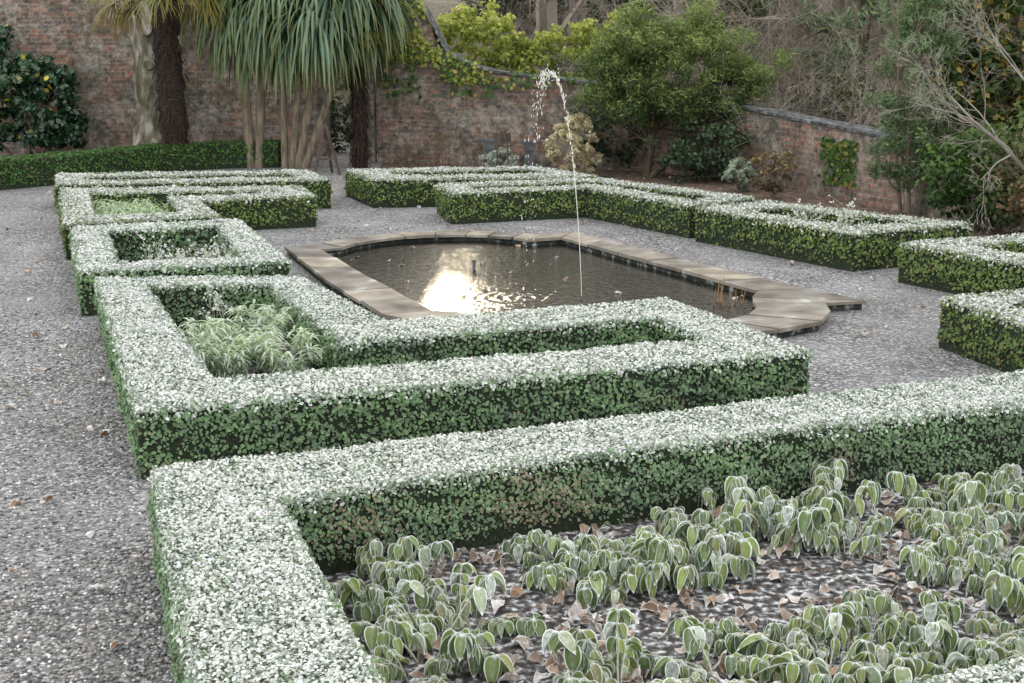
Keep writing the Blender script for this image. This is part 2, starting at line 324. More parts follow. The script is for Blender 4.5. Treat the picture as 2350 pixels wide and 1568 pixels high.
# ------------------------------------------------------------ hedges
def wob(x,y,z=0):
    return np.sin(x*5.1+y*2.3+z*3)*.4+np.sin(y*7.7-x*3.9+z*5)*.35+np.sin(x*13+y*11+z*9)*.25
def cullmask(p,margin=.9): return (np.abs(p[:,0])<.39*p[:,1]+margin)&(p[:,1]>2.5)
def hedge(label,quads,walls,H=.44,L=.03,dens=4000,T=T6,mat=None,frosttop=1.,frostside=.08,brownp=.02,name='box_hedge',sidedens=1.,group='clipped box hedges of the parterre',patches=()):
    mb=MB();mat=mat or M_box
    quads=[np.array(q,float) for q in quads]
    for q in quads:
        nn=max(1,int(np.linalg.norm(q[1]-q[0])/.35))
        for i in range(nn):
            a,b=i/nn,(i+1)/nn
            pa=q[0]*(1-a)+q[1]*a;pb=q[0]*(1-b)+q[1]*b;pc=q[3]*(1-b)+q[2]*b;pd=q[3]*(1-a)+q[2]*a
            P=[np.array([*p,H-.03+.010*wob(p[0],p[1])]) for p in (pa,pb,pc,pd)]
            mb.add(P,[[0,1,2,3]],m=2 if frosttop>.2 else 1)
    for a,b in walls:
        a=np.array(a,float);b=np.array(b,float)
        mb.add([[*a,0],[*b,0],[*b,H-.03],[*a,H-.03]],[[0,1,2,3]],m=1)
    for q in quads:
        A=.5*abs(np.cross(q[2]-q[0],q[3]-q[1]))
        n=int(A*dens)
        s=rng.uniform(-.005,1.005,n)[:,None];t=rng.uniform(-.03,1.03,n)[:,None]
        p=(q[0]*(1-s)+q[1]*s)*(1-t)+(q[3]*(1-s)+q[2]*s)*t
        et=np.minimum(t,1-t)[:,0]
        w_=wob(p[:,0],p[:,1]);w2=wob(p[:,0]*3.3+1,p[:,1]*3.1)
        z=H+.013*w_+.007*w2+rng.uniform(-.026,.012,n)-np.where(et<.04,(.04-et)*.4,0)
        pos=np.column_stack([p,z]);k=cullmask(pos);pos=pos[k];n=len(pos);w2=w2[k];et=et[k]
        nr=np.array([0,0,1.])+rng.normal(size=(n,3))*.45
        dep=(pos[:,2]-H)
        pr=np.clip(.80+w2*.12+dep*9-np.where(et<.06,(.06-et)*4,0),.3,.95)
        fr=np.where(rng.uniform(size=n)<pr,rng.uniform(.5,1.05,n),rng.uniform(.0,.4,n))*frosttop
        leaves(mb,T,pos,nr,rdir(n),L*rng.uniform(.5,1.1,n),fr,rng.uniform(0,1,n),(rng.uniform(size=n)<.05)*.8)
    for a,b in walls:
        a=np.array(a,float);b=np.array(b,float);d=b-a;ln=np.linalg.norm(d)
        if ln<.02: continue
        out=np.array([d[1],-d[0]])/ln
        n=int(ln*H*dens*sidedens*.8)
        s=rng.uniform(-.0,1.0,n);z=rng.uniform(.0,1.,n)**.88*(H+.005)
        px=a[0]+d[0]*s;py=a[1]+d[1]*s
        off=rng.uniform(-.02,.03,n)+.018*wob(px,py,z*4)+.014*wob(px*3,py*3,z*9)
        off+=np.where(z>H-.04,-(z-(H-.04))*.5,0)-np.where(z<.12,(.12-z)*.3,0)
        p=np.column_stack([px,py])+np.outer(off,out);pos=np.column_stack([p,z]);k=cullmask(pos);pos=pos[k];z=z[k];off=off[k];n=len(pos)
        o3=np.array([out[0],out[1],0])
        nr=o3+rng.normal(size=(n,3))*.55+np.array([0,0,.45])
        fade=np.clip((z-(H-.09))/.09,0,1)
        fr=rng.uniform(0,frostside*2,n)+np.where(rng.uniform(size=n)<fade*.75,rng.uniform(.2,.9,n),0)*frosttop
        pb=np.clip(wob(pos[:,0]*.55+2,pos[:,1]*.6,z*1.5)-.5,0,1)*.45
        br=(rng.uniform(size=n)<brownp+pb+np.where(z<.12,.16,0))*rng.uniform(.3,.9,n)
        for cx,cy,cz,rr in patches:
            dd=np.sqrt((pos[:,0]-cx)**2+(pos[:,1]-cy)**2+(z-cz)**2);br=np.maximum(br,(rng.uniform(size=n)<np.clip(.8-dd/rr,0,.5))*rng.uniform(.5,1,n))
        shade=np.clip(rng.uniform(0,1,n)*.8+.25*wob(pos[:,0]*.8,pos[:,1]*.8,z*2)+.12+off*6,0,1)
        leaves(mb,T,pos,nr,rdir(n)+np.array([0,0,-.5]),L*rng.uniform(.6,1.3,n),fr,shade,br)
    cx=np.mean([q.mean(0) for q in quads],axis=0)
    return mb.obj(name,[mat,M_core,M_coretop],origin=(cx[0],cx[1],0),label=label,category='hedge',group=group)
def ring(o,i):
    n=len(o);quads=[[o[k],o[(k+1)%n],i[(k+1)%n],i[k]] for k in range(n)]
    ar=sum(o[k][0]*o[(k+1)%n][1]-o[(k+1)%n][0]*o[k][1] for k in range(n))
    W=[]
    for k in range(n):
        a,b=o[k],o[(k+1)%n];c,d=i[k],i[(k+1)%n]
        if ar<0: a,b=b,a
        else: c,d=d,c
        W.append((a,b));W.append((c,d))
    return quads,W
def rhedge(label,o,i,**kw):
    q,w=ring(o,i);return hedge(label,q,w,**kw)
o1=[(-1.89,6.89),(0.4,7.74),(5.0,9.6),(3.74,4.69),(-.70,3.1)];i1=[(-1.14,6.37),(0.4,7.13),(4.5,8.65),(3.5,5.34),(-.23,3.78)]
rhedge('frost-topped box hedge around bed of drooping frosted plants',o1,i1,L=.0225,dens=10500,patches=[(-.75,6.5,.2,.35),(.1,6.95,.22,.4),(.3,7.05,.12,.35),(1.9,7.75,.2,.25)],frostside=.06)
o2=[(-3.83,12.47),(-1.97,12.58),(-.99,10.55),(1.32,11.47),(2.12,9.54),(-2.26,7.98)];i2=[(-3.27,12.08),(-2.2,12.18),(-1.23,9.85),(1.15,10.72),(1.49,9.92),(-1.97,8.76)]
rhedge('frost-topped angled box hedge beside the pond',o2,i2,L=.028,dens=6200,frostside=.03)
o3=[(-5.08,15.77),(-3.28,16.4),(-2.21,13.41),(-4.1,12.82)];i3=[(-4.61,15.5),(-3.43,15.88),(-2.67,13.62),(-3.89,13.36)]
rhedge('small square frosted box hedge beside gravel path',o3,i3,L=.034,dens=3900,frostside=.02)
R={}
R[4]=([(-6.46,19.63),(-3.07,19.96),(-2.7,18.8),(-4.2,18.22),(-3.6,16.79),(-5.27,16.06)],[(-5.9,19.1),(-3.30,19.42),(-3.13,19.10),(-4.67,18.6),(-4.1,17.05),(-5.1,16.7)])
R[5]=([(-7.17,21.66),(-3.30,22.19),(-2.75,20.77),(-6.71,20.2)],[(-6.63,21.21),(-3.51,21.72),(-3.25,21.14),(-6.45,20.66)])
R[6]=([(-2.70,22.33),(.43,22.83),(1.36,21.25),(-2.11,20.83)],[(-1.99,22.0),(.32,22.33),(.65,21.66),(-1.86,21.4)])
R[7]=([(-1.11,20.2),(1.34,21.05),(3.30,18.55),(2.32,17.75),(1.07,19.75),(-.85,19.05)],[(-.64,20.0),(1.25,20.65),(2.8,18.7),(2.42,18.3),(1.25,20.15),(-.53,19.5)])
R[8]=([(2.36,17.5),(3.42,18.2),(5.40,16.03),(3.83,15.26)],[(2.90,17.3),(3.42,17.55),(4.85,16.25),(3.95,15.8)])
R[9]=([(4.17,14.6),(6.33,15.45),(7.11,13.62),(5.26,12.82)],[(4.75,14.4),(6.0,14.9),(6.41,13.8),(5.46,13.44)])
R[10]=([(3.68,11.53),(5.49,12.4),(6.06,10.84),(4.10,10.11)],[(4.10,11.3),(5.16,11.8),(5.4,10.92),(4.34,10.6)])
lb={4:'frosted box hedge with stepped corner around pale grasses',5:'frosted box hedge near palm trunks',6:'long frosted box hedge near the garden wall',7:'frosted box hedge with angled corner beside the pond',8:'frosted box hedge around bed of withered flower heads',9:'frosted box hedge corner on the gravel',10:'rounded corner of frosted box hedge on gravel'}
for k in R:
    big=k in(9,10)
    rhedge(lb[k],R[k][0],R[k][1],L=.034 if big else .044,dens=4000 if big else 2400,T=T6 if big else T4,mat=M_boxfar,frosttop=.95,frostside=.01,brownp=.05)
lo=[(-9.9,21.9),(-8.63,23.13),(-7.93,23.91),(-6.49,26.11),(-5.6,26.75),(-4.56,26.93)]
hi=[(-10.5,22.3),(-9.1,23.6),(-8.4,24.4),(-6.9,26.55),(-5.8,27.2),(-4.56,27.4)]
q=[[lo[k],lo[k+1],hi[k+1],hi[k]] for k in range(5)];w=[(lo[k],lo[k+1]) for k in range(5)]+[(lo[5],hi[5])]
hedge('low curving green hedge without frost by the palms',q,w,H=.5,L=.055,dens=1500,T=T4,mat=M_low,frosttop=.0,frostside=.0,name='low_hedge',group='low green hedges')
def poly(name,pts,z,mat):
    me=bpy.data.meshes.new(name);me.from_pydata([(x,y,z) for x,y in pts],[],[list(range(len(pts)))]);me.materials.append(mat)
    o=bpy.data.objects.new(name,me);col.objects.link(o);o['kind']='structure';return o
for i in (i1,i2,i3): poly('soil_bed',i,.006,M_soil)
for k in (4,7,8,10): poly('soil_bed',R[k][1],.006,M_soil)
# ------------------------------------------------------------ pond
inn=[(-.75,12.6),(-1.5,14.35),(-2.3,16.27),(-2.03,16.4),(-1.92,16.72),(-1.70,17.02),(-1.36,17.28),(-.98,17.42),(-.6,17.45),(-.3,17.38),(.0,17.22),(.2,17.02),(.63,17.2),(1.25,16.0),(1.85,14.85),(2.47,13.62),(2.36,13.3),(2.34,13.0),(2.32,12.7),(2.18,12.4),(1.92,12.15),(1.4,11.9),(.7,11.85),(.1,12.05),(-.25,12.5)]
out_=[(-1.2,12.45),(-1.95,14.2),(-2.75,16.45),(-2.35,16.75),(-2.18,17.0),(-1.93,17.32),(-1.5,17.62),(-1.0,17.77),(-.55,17.8),(-.2,17.73),(.15,17.56),(.4,17.45),(.80,17.74),(1.57,16.25),(2.26,14.98),(3.0,13.75),(3.45,13.12),(3.02,13.0),(2.98,12.6),(2.80,12.14),(2.36,11.8),(1.5,11.5),(.6,11.42),(-.15,11.6),(-.7,12.0)]
mb=MB();n=len(inn)
for k in range(n):
    a0,a1=np.array(inn[k]),np.array(inn[(k+1)%n]);b0,b1=np.array(out_[k]),np.array(out_[(k+1)%n])
    L_=max(np.linalg.norm(a1-a0),.2);m=max(1,int(round(L_/.75)))
    js=np.linspace(0,1,m+1);js[1:-1]+=rng.uniform(-.05,.05,m-1)/max(1,m)*2
    for j in range(m):
        s0,s1=js[j]+.007/L_,js[j+1]-.007/L_
        P=[a0*(1-s0)+a1*s0,a0*(1-s1)+a1*s1,b0*(1-s1)+b1*s1,b0*(1-s0)+b1*s0]
        P=[p_+rng.normal(size=2)*.007 for p_ in P]
        zt=.10+rng.uniform(-.006,.006);zz=[zt+rng.uniform(-.004,.004) for _ in range(4)]
        v=[[p[0],p[1],.065] for p in P]+[[p[0],p[1],z_] for p,z_ in zip(P,zz)]
        mb.add(v,[[4,5,6,7],[0,1,5,4],[1,2,6,5],[2,3,7,6],[3,0,4,7]],(0,rng.uniform(0,1),0,0))
pond=mb.obj('garden_pond',M_stone,label='stone-edged garden pond with rounded ends and rippled water',category='pond')
mb=MB();ctr=np.array([.1,14.8])
ii=[np.array(p)+(np.array(p)-ctr)*.012 for p in inn]
for k in range(n):
    a,b=ii[k],ii[(k+1)%n];mb.add([[*a,-.05],[*b,-.05],[*b,.088],[*a,.088]],[[0,1,2,3]])
oo=[np.array(p)-(np.array(p)-ctr)*.01 for p in out_]
for k in range(n):
    a,b=oo[k],oo[(k+1)%n];mb.add([[*a,-.05],[*b,-.05],[*b,.085],[*a,.085]],[[0,1,2,3]])
mb.obj('pond_wall',M_stonewall,parent=pond)
poly('water',[tuple(p) for p in ii],.012,M_water)
# fountain
fe=empty('fountain',(.7,13.55,.01),label='thin arching water jet rising from the pond',category='fountain')
mb=MB();tube(mb,[(0,0,-.02),(0,0,.03),(0,0,.05)],[.018,.014,.008],8);mb.obj('nozzle',M_urn,parent=fe)
mb=MB()
H_=2.25
def arc(t):
    x=np.where(t<.5,-.33*(2*t)**1.25,-.33-.26*(2*t-1)**.8);y=.13*t
    z=H_*(1-(2*t-1)**2);return np.stack([x,y,z],-1)
p=arc(np.linspace(0,.2,16));tube(mb,p,np.linspace(.003,.004,16),5)
oc=np.array([[1,0,0],[0,1,0],[-1,0,0],[0,-1,0],[0,0,1.],[0,0,-1]]);of=np.array([[0,1,4],[1,2,4],[2,3,4],[3,0,4],[1,0,5],[2,1,5],[3,2,5],[0,3,5]])
def drops(pos,r,st):
    n=len(pos);V=pos[:,None]+oc[None]*np.stack([r,r,r*st],-1)[:,None];mb.add(V.reshape(-1,3),(of[None]+(np.arange(n)*6)[:,None,None]).reshape(-1,3))
t=rng.uniform(.17,.5,110);drops(arc(t)+rng.normal(size=(110,3))*.009,rng.uniform(.003,.006,110),rng.uniform(2,6,110))
t=rng.uniform(.42,.62,80);drops(arc(t)+rng.normal(size=(80,3))*[.03,.03,.025],rng.uniform(.003,.007,80),rng.uniform(1,2.5,80))
t=.55+.42*rng.uniform(0,1,150)**1.7;sp=(.02+.04*(t-.5)*2)[:,None];drops(arc(t)+rng.normal(size=(150,3))*sp,rng.uniform(.0025,.0055,150),rng.uniform(2,6,150))
a=rng.uniform(0,6.28,40);r_=rng.uniform(0,.12,40);drops(np.stack([-.59+np.cos(a)*r_,.13+np.sin(a)*r_,rng.uniform(.01,.05,40)],-1),rng.uniform(.002,.005,40),np.ones(40))
mb.obj('water_jet',M_drop,parent=fe,smooth=True)
mb=MB();tube(mb,[(0,0,0),(0,0,.08),(0,0,.12)],[.02,.018,.03],8);mb.obj('pond_spout',M_urn,origin=(0,0,0),label='small upright metal spout in the pond',category='spout').location=(-.43,15.37,.0)
mb=MB();n=16;og=np.column_stack([2.2+rng.uniform(-.25,.1,n),13.35+rng.uniform(-.3,.3,n),np.full(n,.0)])
straps(mb,og,np.column_stack([rng.normal(size=(n,2))*.25,np.ones(n)]),rng.uniform(.15,.3,n),.014,.3,4,brown0=.9,brown1=.9);mb.obj('reed_clump',M_brownsh,label='withered brown reed stalks at pond edge',category='reeds')
mb=MB();n=3;og=np.column_stack([-.2+rng.uniform(-.1,.1,n),12.9+rng.uniform(-.1,.1,n),np.full(n,.0)])
straps(mb,og,np.column_stack([rng.normal(size=(n,2))*.3,np.ones(n)]),rng.uniform(.08,.12,n),.04,.8,4,brown0=1,brown1=1);mb.obj('water_plant',M_litter,label='small orange-brown water plant leaves in pond',category='plant')
# ------------------------------------------------------------ brick walls
TX=[-13,-2.2,-1.9,-1.67,-1.5,-1.3,-1.09,-.65,-.22,.47,2.69,4.44,5.37,6.78,9];TZ=[3.7,3.6,3.3,2.9,2.4,2.15,2.02,1.85,1.77,1.7,1.5,1.2,1.08,.85,.7]
def wall(xa,xb,label,s0):
    xs=np.arange(xa,xb+.001,.12);xs[-1]=xb;mb=MB();cp=MB();pts=np.column_stack([xs,np.interp(xs,WX,WY)])
    ks=np.hanning(9);ks/=ks.sum();yy=np.convolve(np.pad(pts[:,1],4,mode='edge'),ks,'valid');pts[:,1]=yy
    t=nz(np.gradient(pts,axis=0));nr=np.column_stack([-t[:,1],t[:,0]]);s=s0+np.concatenate([[0],np.cumsum(np.linalg.norm(np.diff(pts,axis=0),axis=1))])
    tz=np.interp(xs,TX,TZ);n=len(xs);bk=pts+nr*.36
    V=np.concatenate([np.column_stack([pts,np.full(n,-.05)]),np.column_stack([pts,tz]),np.column_stack([bk,tz]),np.column_stack([bk,np.full(n,-.05)])])
    U=np.concatenate([np.column_stack([s,np.full(n,-.05),s*0]),np.column_stack([s,tz,s*0]),np.column_stack([s,tz+.36,s*0]),np.column_stack([s,np.full(n,-.4),s*0])])
    F=[[k*n+i,k*n+i+1,(k+1)*n+i+1,(k+1)*n+i] for k in range(3) for i in range(n-1)];F=F+[[0,n,2*n,3*n],[n-1,4*n-1,3*n-1,2*n-1]]
    mb.add(V,F,u=U)
    o=mb.obj('brick_wall',M_brick,label=label,category='wall')
    a=pts-nr*.05;b=bk+nr*.05
    st=4
    for i in range(0,n-1,st):
        j=min(i+st,n-1)
        zi,zj=tz[i]+.003+rng.uniform(0,.015),tz[j]+.003+rng.uniform(0,.015)
        th=.045
        v=[[*a[i],zi],[*a[j],zj],[*b[j],zj],[*b[i],zi],[*a[i],zi+th],[*a[j],zj+th],[*b[j],zj+th],[*b[i],zi+th]]
        cp.add(v,[[0,3,2,1],[4,5,6,7],[0,1,5,4],[1,2,6,5],[2,3,7,6],[3,0,4,7]])
    cp.obj('coping',M_slate,parent=o)
    return o
wall(-14,-3.95,'tall weathered red brick garden wall behind palms',0)
wall(-2.72,9,'old brick garden wall with swept slate coping',3.3)
mb=MB();box(mb,(-2.93,27.95,1.8),(.34,.5,3.7),0);P=mb.obj('brick_pier',M_brick,label='brick pier beside the garden gateway',category='pier')
# ------------------------------------------------------------ vegetation builders
def crown(mb,clumps,nper,size,T=T4,spread=.2,flat=.7,upbias=.3,m=0,brownp=0,frost=0,clv=.25):
    C=np.array([c[:3] for c in clumps]);n=len(C);mean=C.mean(0);ext=C.max(0)-C.min(0)+1e-3
    idx=np.repeat(np.arange(n),nper);g=rdir(len(idx))*(rng.uniform(0,1,len(idx))**.45)[:,None]*spread;g[:,2]*=flat
    pos=C[idx]+g
    nr=g/spread+np.array([0,0,upbias])+rng.normal(size=g.shape)*.4
    cl=rng.uniform(-clv,clv,n)[idx]
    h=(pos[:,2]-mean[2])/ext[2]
    sh=np.clip(.42+cl+h*.6+g[:,2]/spread*.4+rng.uniform(-.2,.2,len(idx)),0,1)  # top light and underside shade painted into leaf tone, by crown and clump height
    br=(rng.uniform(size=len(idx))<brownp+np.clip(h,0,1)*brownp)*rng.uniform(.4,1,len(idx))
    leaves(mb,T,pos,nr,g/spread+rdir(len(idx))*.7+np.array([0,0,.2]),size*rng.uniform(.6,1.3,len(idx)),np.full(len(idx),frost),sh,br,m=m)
def ell(n,c,r,shell=.35):
    d=rdir(n);q=rng.uniform(shell,1,n)[:,None]**.5
    return np.array(c)+d*q*np.array(r)*(1+.12*rng.normal(size=(n,1)))
def tree(name,label,cat,base,trunk_fn,crown_fn,bark,leafm,group=None):
    e=empty(name,base,label=label,category=cat)
    if group: e['group']=group
    if trunk_fn:
        mb=MB();trunk_fn(mb);mb.obj('trunk',bark,parent=e,smooth=True)
    if crown_fn:
        mb=MB();crown_fn(mb);mb.obj('crown',leafm,parent=e)
    return e
def tf(mb):
    P0,P1,R0,R1,LV,tp,td=branch([(0,0,0),(.2,.1,0),(-.3,0,0)],[(0,0,1),(.4,0,1),(-.4,0,1)],1.7,.035,3,[4,3],.6);segs(mb,P0,P1,R0,R1)
def cf(mb):
    c=np.concatenate([ell(80,(0,0,1.1),(1.2,.6,1.1)),ell(40,(-.3,0,1.9),(.8,.4,.8)),ell(16,(.75,0,.7),(.55,.3,.6))]);crown(mb,c,38,.13,T6,.22,brownp=.02)
tree('camellia_shrub','dark glossy evergreen shrub with few yellow leaves by wall','shrub',(-10.2,29.1,0),tf,cf,M_twig,M_cam)
def tf(mb):
    z=np.linspace(0,7,40);r=.33+.12*np.exp(-z*2)-.01*z+.02*np.sin(z*5);tube(mb,np.column_stack([.05*np.sin(z*1.3),0*z,z]),r,24,jit=.09)
    P0,P1,R0,R1,LV,tp,td=branch([(0,0,5.5),(0,0,6.3),(0,0,7)],[(-.8,0,.6),(.7,.3,.7),(0,.2,1)],2.6,.16,5,[4,4,4,3],.6,rmin=.008);segs(mb,P0,P1,R0,R1,sides=3)
    tube(mb,[(.3,-.2,1.35),(.42,-.42,1.4),(.46,-.5,1.42)],[.1,.06,.05],8)
    for zz in (1.9,2.6): tube(mb,[(.1,-.2,zz),(.12,-.42,zz+.02)],[.13,.10],10,jit=.05)
tree('bare_tree','thick pale lichen-covered trunk of bare tree by wall','tree',(-7.65,29.4,0),tf,None,M_bark,None)
def palm(base,h,r,label,nf,fl):
    def tf(mb):
        z=np.linspace(0,h,30);rr=r*(1+.18*np.sin(z*17)*.5)*(1.05-.12*z/h);tube(mb,np.column_stack([.03*np.sin(z*2),0*z,z]),rr,18,jit=.10)
        n=600;a=rng.uniform(0,6.28,n);zz=rng.uniform(.1,h,n);og=np.column_stack([np.cos(a)*r*.95,np.sin(a)*r*.95,zz]);straps(mb,og,np.column_stack([np.cos(a)*.5,np.sin(a)*.5,-.3+0*a]),rng.uniform(.12,.3,n),.03,2.,3)
    def cf(mb):
        for k in range(nf):
            a=rng.uniform(0,6.28);el=rng.uniform(-.35,.9);d=np.array([math.cos(a)*math.cos(el),math.sin(a)*math.cos(el),math.sin(el)])
            L=fl*rng.uniform(.5,.8);p=np.array([0,0,h]);q=p+d*L+np.array([0,0,-.12])
            tube(mb,[p,(p+q)/2+[0,0,.05],q],[.014,.011,.008],4,cap=False)
            ns=30;an=np.linspace(-1.5,1.5,ns);sd=nz(np.cross(d,[0,0,1]));dd=np.outer(np.cos(an),d)+np.outer(np.sin(an),sd)+rng.normal(size=(ns,3))*.08
            old=el<-.2
            straps(mb,np.tile(q,(ns,1)),dd,fl*.7*(1-.25*np.abs(an)/1.5),.022,1.3 if not old else 2.2,6,brown0=.4 if old else 0,brown1=.9 if old else .5,rnd=np.clip(rng.uniform(0,1)+rng.normal(size=ns)*.2,0,1))
    return tree('palm_tree',label,'palm tree',base,tf,cf,M_fibre,M_palm,'fan palms by the garden wall')
palm((-6.49,26.51,0),3.45,.25,'fan palm with dark fibrous trunk behind low hedge',40,1.3)
palm((-2.98,26.93,0),2.75,.14,'fan palm with short dark trunk beside gateway',24,.9)
def cordy(base,stems,label):
    def tf(mb):
        for (x0,x1,y1,z1,r) in stems:
            t=np.linspace(0,1,12);tube(mb,np.column_stack([x0+(x1-x0)*t,y1*t,z1*t]),r*(1.15-.35*t),10,jit=.06)
    def cf(mb):
        for (x0,x1,y1,z1,r) in stems:
            for sub in range(3):
                n=150;o=np.array([x1,y1,z1])+rng.normal(size=3)*[.25,.2,.2]
                a=rng.uniform(0,6.28,n);el=rng.uniform(-.2,1.35,n);d=np.column_stack([np.cos(a)*np.cos(el),np.sin(a)*np.cos(el),np.sin(el)])
                og=o+d*.05;sh=np.clip(.45+.4*np.sin(a*3)+rng.uniform(-.5,.5,n),0,1)
                straps(mb,og,d,rng.uniform(1.1,1.85,n),.056,3.2,10,rnd=sh,brown0=0,brown1=.8)
                n=20;a=rng.uniform(0,6.28,n);straps(mb,np.tile(o,(n,1)),np.column_stack([np.cos(a),np.sin(a),-.6+0*a]),rng.uniform(.9,1.6,n),.045,3.3,7,brown0=.5,brown1=1.)
    return tree('cordyline_tree',label,'tree',base,tf,cf,M_cbark,M_cordy,'cordyline trees by the wall')
cordy((-5.05,26.9,0),[(-.05,-.12,0,2.7,.085),(.10,.3,.1,3.1,.08)],'strap-leaved cordyline with pale trunks by low hedge')
cordy((-4.2,26.8,0),[(-.22,-.2,.1,3.1,.06),(-.08,.25,-.15,2.75,.065),(.03,.7,0,3.1,.08),(.16,1.2,.1,2.75,.075)],'multi-stemmed cordyline with long drooping blue-green leaves')
def tf(mb):
    P0,P1,R0,R1,LV,tp,td=branch([(0,0,0),(.06,0,0)],[(.25,0,1),(.7,.1,.9)],1.5,.085,5,[5,4,4,3],.65,S=4,wig=.12);segs(mb,P0,P1,R0,R1,sides=5)
def cf(mb):
    c=np.concatenate([ell(150,(.5,0,1.95),(1.75,1.3,.9),.4),ell(50,(.2,0,2.45),(.95,.8,.45)),ell(44,(1.5,0,1.55),(.75,.7,.65)),ell(44,(-.7,.1,1.7),(.75,.7,.7)),ell(26,(.2,-.6,1.3),(1.2,.5,.3)),ell(16,(1.0,0,2.75),(.3,.3,.3)),ell(10,(-.2,0,2.85),(.25,.3,.2))]);crown(mb,c,140,.10,TN,.25,brownp=.10,clv=.25,flat=.75)
tree('tea_tree','rounded fine-leaved evergreen tree behind hedge','tree',(2.45,25.1,0),tf,cf,M_barkd,M_tea)
def cf(mb):
    c=np.concatenate([ell(60,(0,0,.55),(.52,.45,.5)),ell(14,(.1,0,1.0),(.25,.2,.15))]);crown(mb,c,60,.07,T4,.10,brownp=.05,frost=.12)
tree('golden_conifer','small golden-yellow conifer beside the wall','shrub',(1.12,25.2,0),None,cf,M_twig,M_gold)
for k,(b,cl,lab) in enumerate([((-.5,28.9,0),[((0,0,2.4),(.85,.6,.75),60),((-.7,0,2.7),(.4,.4,.35),14),((.5,0,1.9),(.6,.5,.5),20)],'bright yellow-green shrub rising behind brick wall'),((1.2,28.6,0),[((0,0,2.1),(1.2,.6,.75),80),((.9,0,2.6),(.7,.5,.4),20)],'lime-green leafy shrub overhanging low wall')]):
    def tf(mb):
        P0,P1,R0,R1,LV,tp,td=branch([(0,0,0),(.2,0,0),(-.2,0,0)],[(0,0,1),(.3,0,1),(-.3,0,1)],1.9,.03,3,[4,4],.5);segs(mb,P0,P1,R0,R1)
    def cf(mb):
        c=np.concatenate([ell(n,cc,rr) for cc,rr,n in cl]);crown(mb,c,34,.12,T4,.2,brownp=.12)
    tree('lime_shrub',lab,'shrub',b,tf,cf,M_twig,M_lime)
def ivy(regs,label,mat,size=.09):
    mb=MB()
    for (x0,x1,z0,z1,k) in regs:
        x=rng.uniform(x0,x1,k);z=rng.uniform(z0,z1,k);keep=(np.sin(x*5)+np.sin(z*6+x*3)+rng.normal(size=k)*.7)>-.4;x=x[keep];z=z[keep]
        y=np.interp(x,WX,WY)-rng.uniform(.02,.14,len(x));pos=np.column_stack([x,y,z]);z2=np.interp(x,TX,TZ)
        ok=z<z2+.12;pos=pos[ok];m_=len(pos)
        leaves(mb,T6,pos,np.array([0,-1,.5])+rng.normal(size=(m_,3))*.4,rdir(m_)+np.array([0,0,-1]),size*rng.uniform(.6,1.3,m_),np.zeros(m_),rng.uniform(0,1,m_),(rng.uniform(size=m_)<.15)*1.)
    return mb.obj('ivy',mat,label=label,category='ivy')
ivy([(-2.6,-1.4,2.0,3.6,1300),(-1.8,-.2,1.6,2.3,400)],'yellow-green ivy over the swept wall top',M_lime)
ivy([(-2.6,-.4,1.3,2.3,500),(-.4,1.2,1.5,1.9,260)],'thin dark ivy stems creeping down brick wall',M_ivy)
ivy([(5.0,5.35,.2,.95,380),(2.5,4.0,.9,1.6,700)],'dark ivy climbing the low brick wall',M_ivy)
def cf(mb):
    c=ell(60,(0,0,1.0),(.75,.4,1.1));crown(mb,c,35,.1,T4,.2)
tree('evergreen_shrub','dark evergreen shrub filling the garden gateway','shrub',(-3.5,30.2,0),None,cf,M_twig,M_dark)
def shrub(name,lab,base,rx,rz,mat,size,n,nper,T=T4,frost=.0,twigs=True,spread=.1,brownp=0):
    def tf(mb):
        P0,P1,R0,R1,LV,tp,td=branch(np.tile([0,0,0.],(5,1)),rdir(5)*.5+[0,0,1],rz*.8,.012,3,[5,4],.6);segs(mb,P0,P1,R0,R1)
    def cf(mb): crown(mb,ell(n,(0,0,rz*.55),(rx,rx*.8,rz*.5)),nper,size,T,spread,frost=frost,brownp=brownp)
    return tree(name,lab,'shrub',base,tf if twigs else None,cf,M_twig,mat)
shrub('grey_shrub','low mounded grey-green shrub against wall',(-.2,26.6,0),.38,.36,M_fshrub,.06,34,44,frost=.35)
shrub('young_shrub','small pale green upright shrub in border',(3.78,22.9,0),.25,.55,M_fshrub,.1,22,22,frost=.1)
shrub('brown_shrub','sparse brown and green shrub beside the low wall',(4.2,22.0,0),.42,.8,M_brownsh,.08,26,20)
shrub('brown_shrub','leafless brown shrub at foot of brick wall',(-1.5,27.0,0),.5,.7,M_brownsh,.05,16,8)
shrub('brown_shrub','low twiggy shrub against weathered brick wall',(-2.1,27.1,0),.4,.5,M_brownsh,.05,14,8)
shrub('green_shrub','dark green shrub under the fine-leaved tree',(3.5,24.4,0),.9,1.0,M_dark,.09,70,36,spread=.2)
shrub('green_shrub','dark green shrub beside fine-leaved tree trunk',(1.95,26.4,0),.8,1.5,M_dark,.09,70,36,spread=.2)
shrub('green_shrub','shaded evergreen shrub near the low wall',(6.3,18.5,0),.7,1.25,M_ivy,.09,80,36,spread=.2)
shrub('green_shrub','shaded evergreen undergrowth below tall trees',(7.0,17.3,0),.9,1.3,M_brownsh,.07,70,26,spread=.25,brownp=.2)
shrub('green_shrub','shaded evergreen undergrowth beyond the hedges',(8.0,16.2,0),1.1,1.3,M_dark,.09,80,36,spread=.2)
shrub('green_shrub','dense olive evergreen shrub against low wall',(6.9,18.0,0),.9,1.7,M_olive,.09,80,36,spread=.22)
def tf(mb):
    P0,P1,R0,R1,LV,tp,td=branch([(0,0,0),(.1,0,0),(-.1,.1,0)],[(0,0,1),(.15,0,1),(-.12,0,1)],3.2,.035,3,[12,5],.5,S=5,wig=.06,lr=.3,tmin=.1);segs(mb,P0,P1,R0,R1)
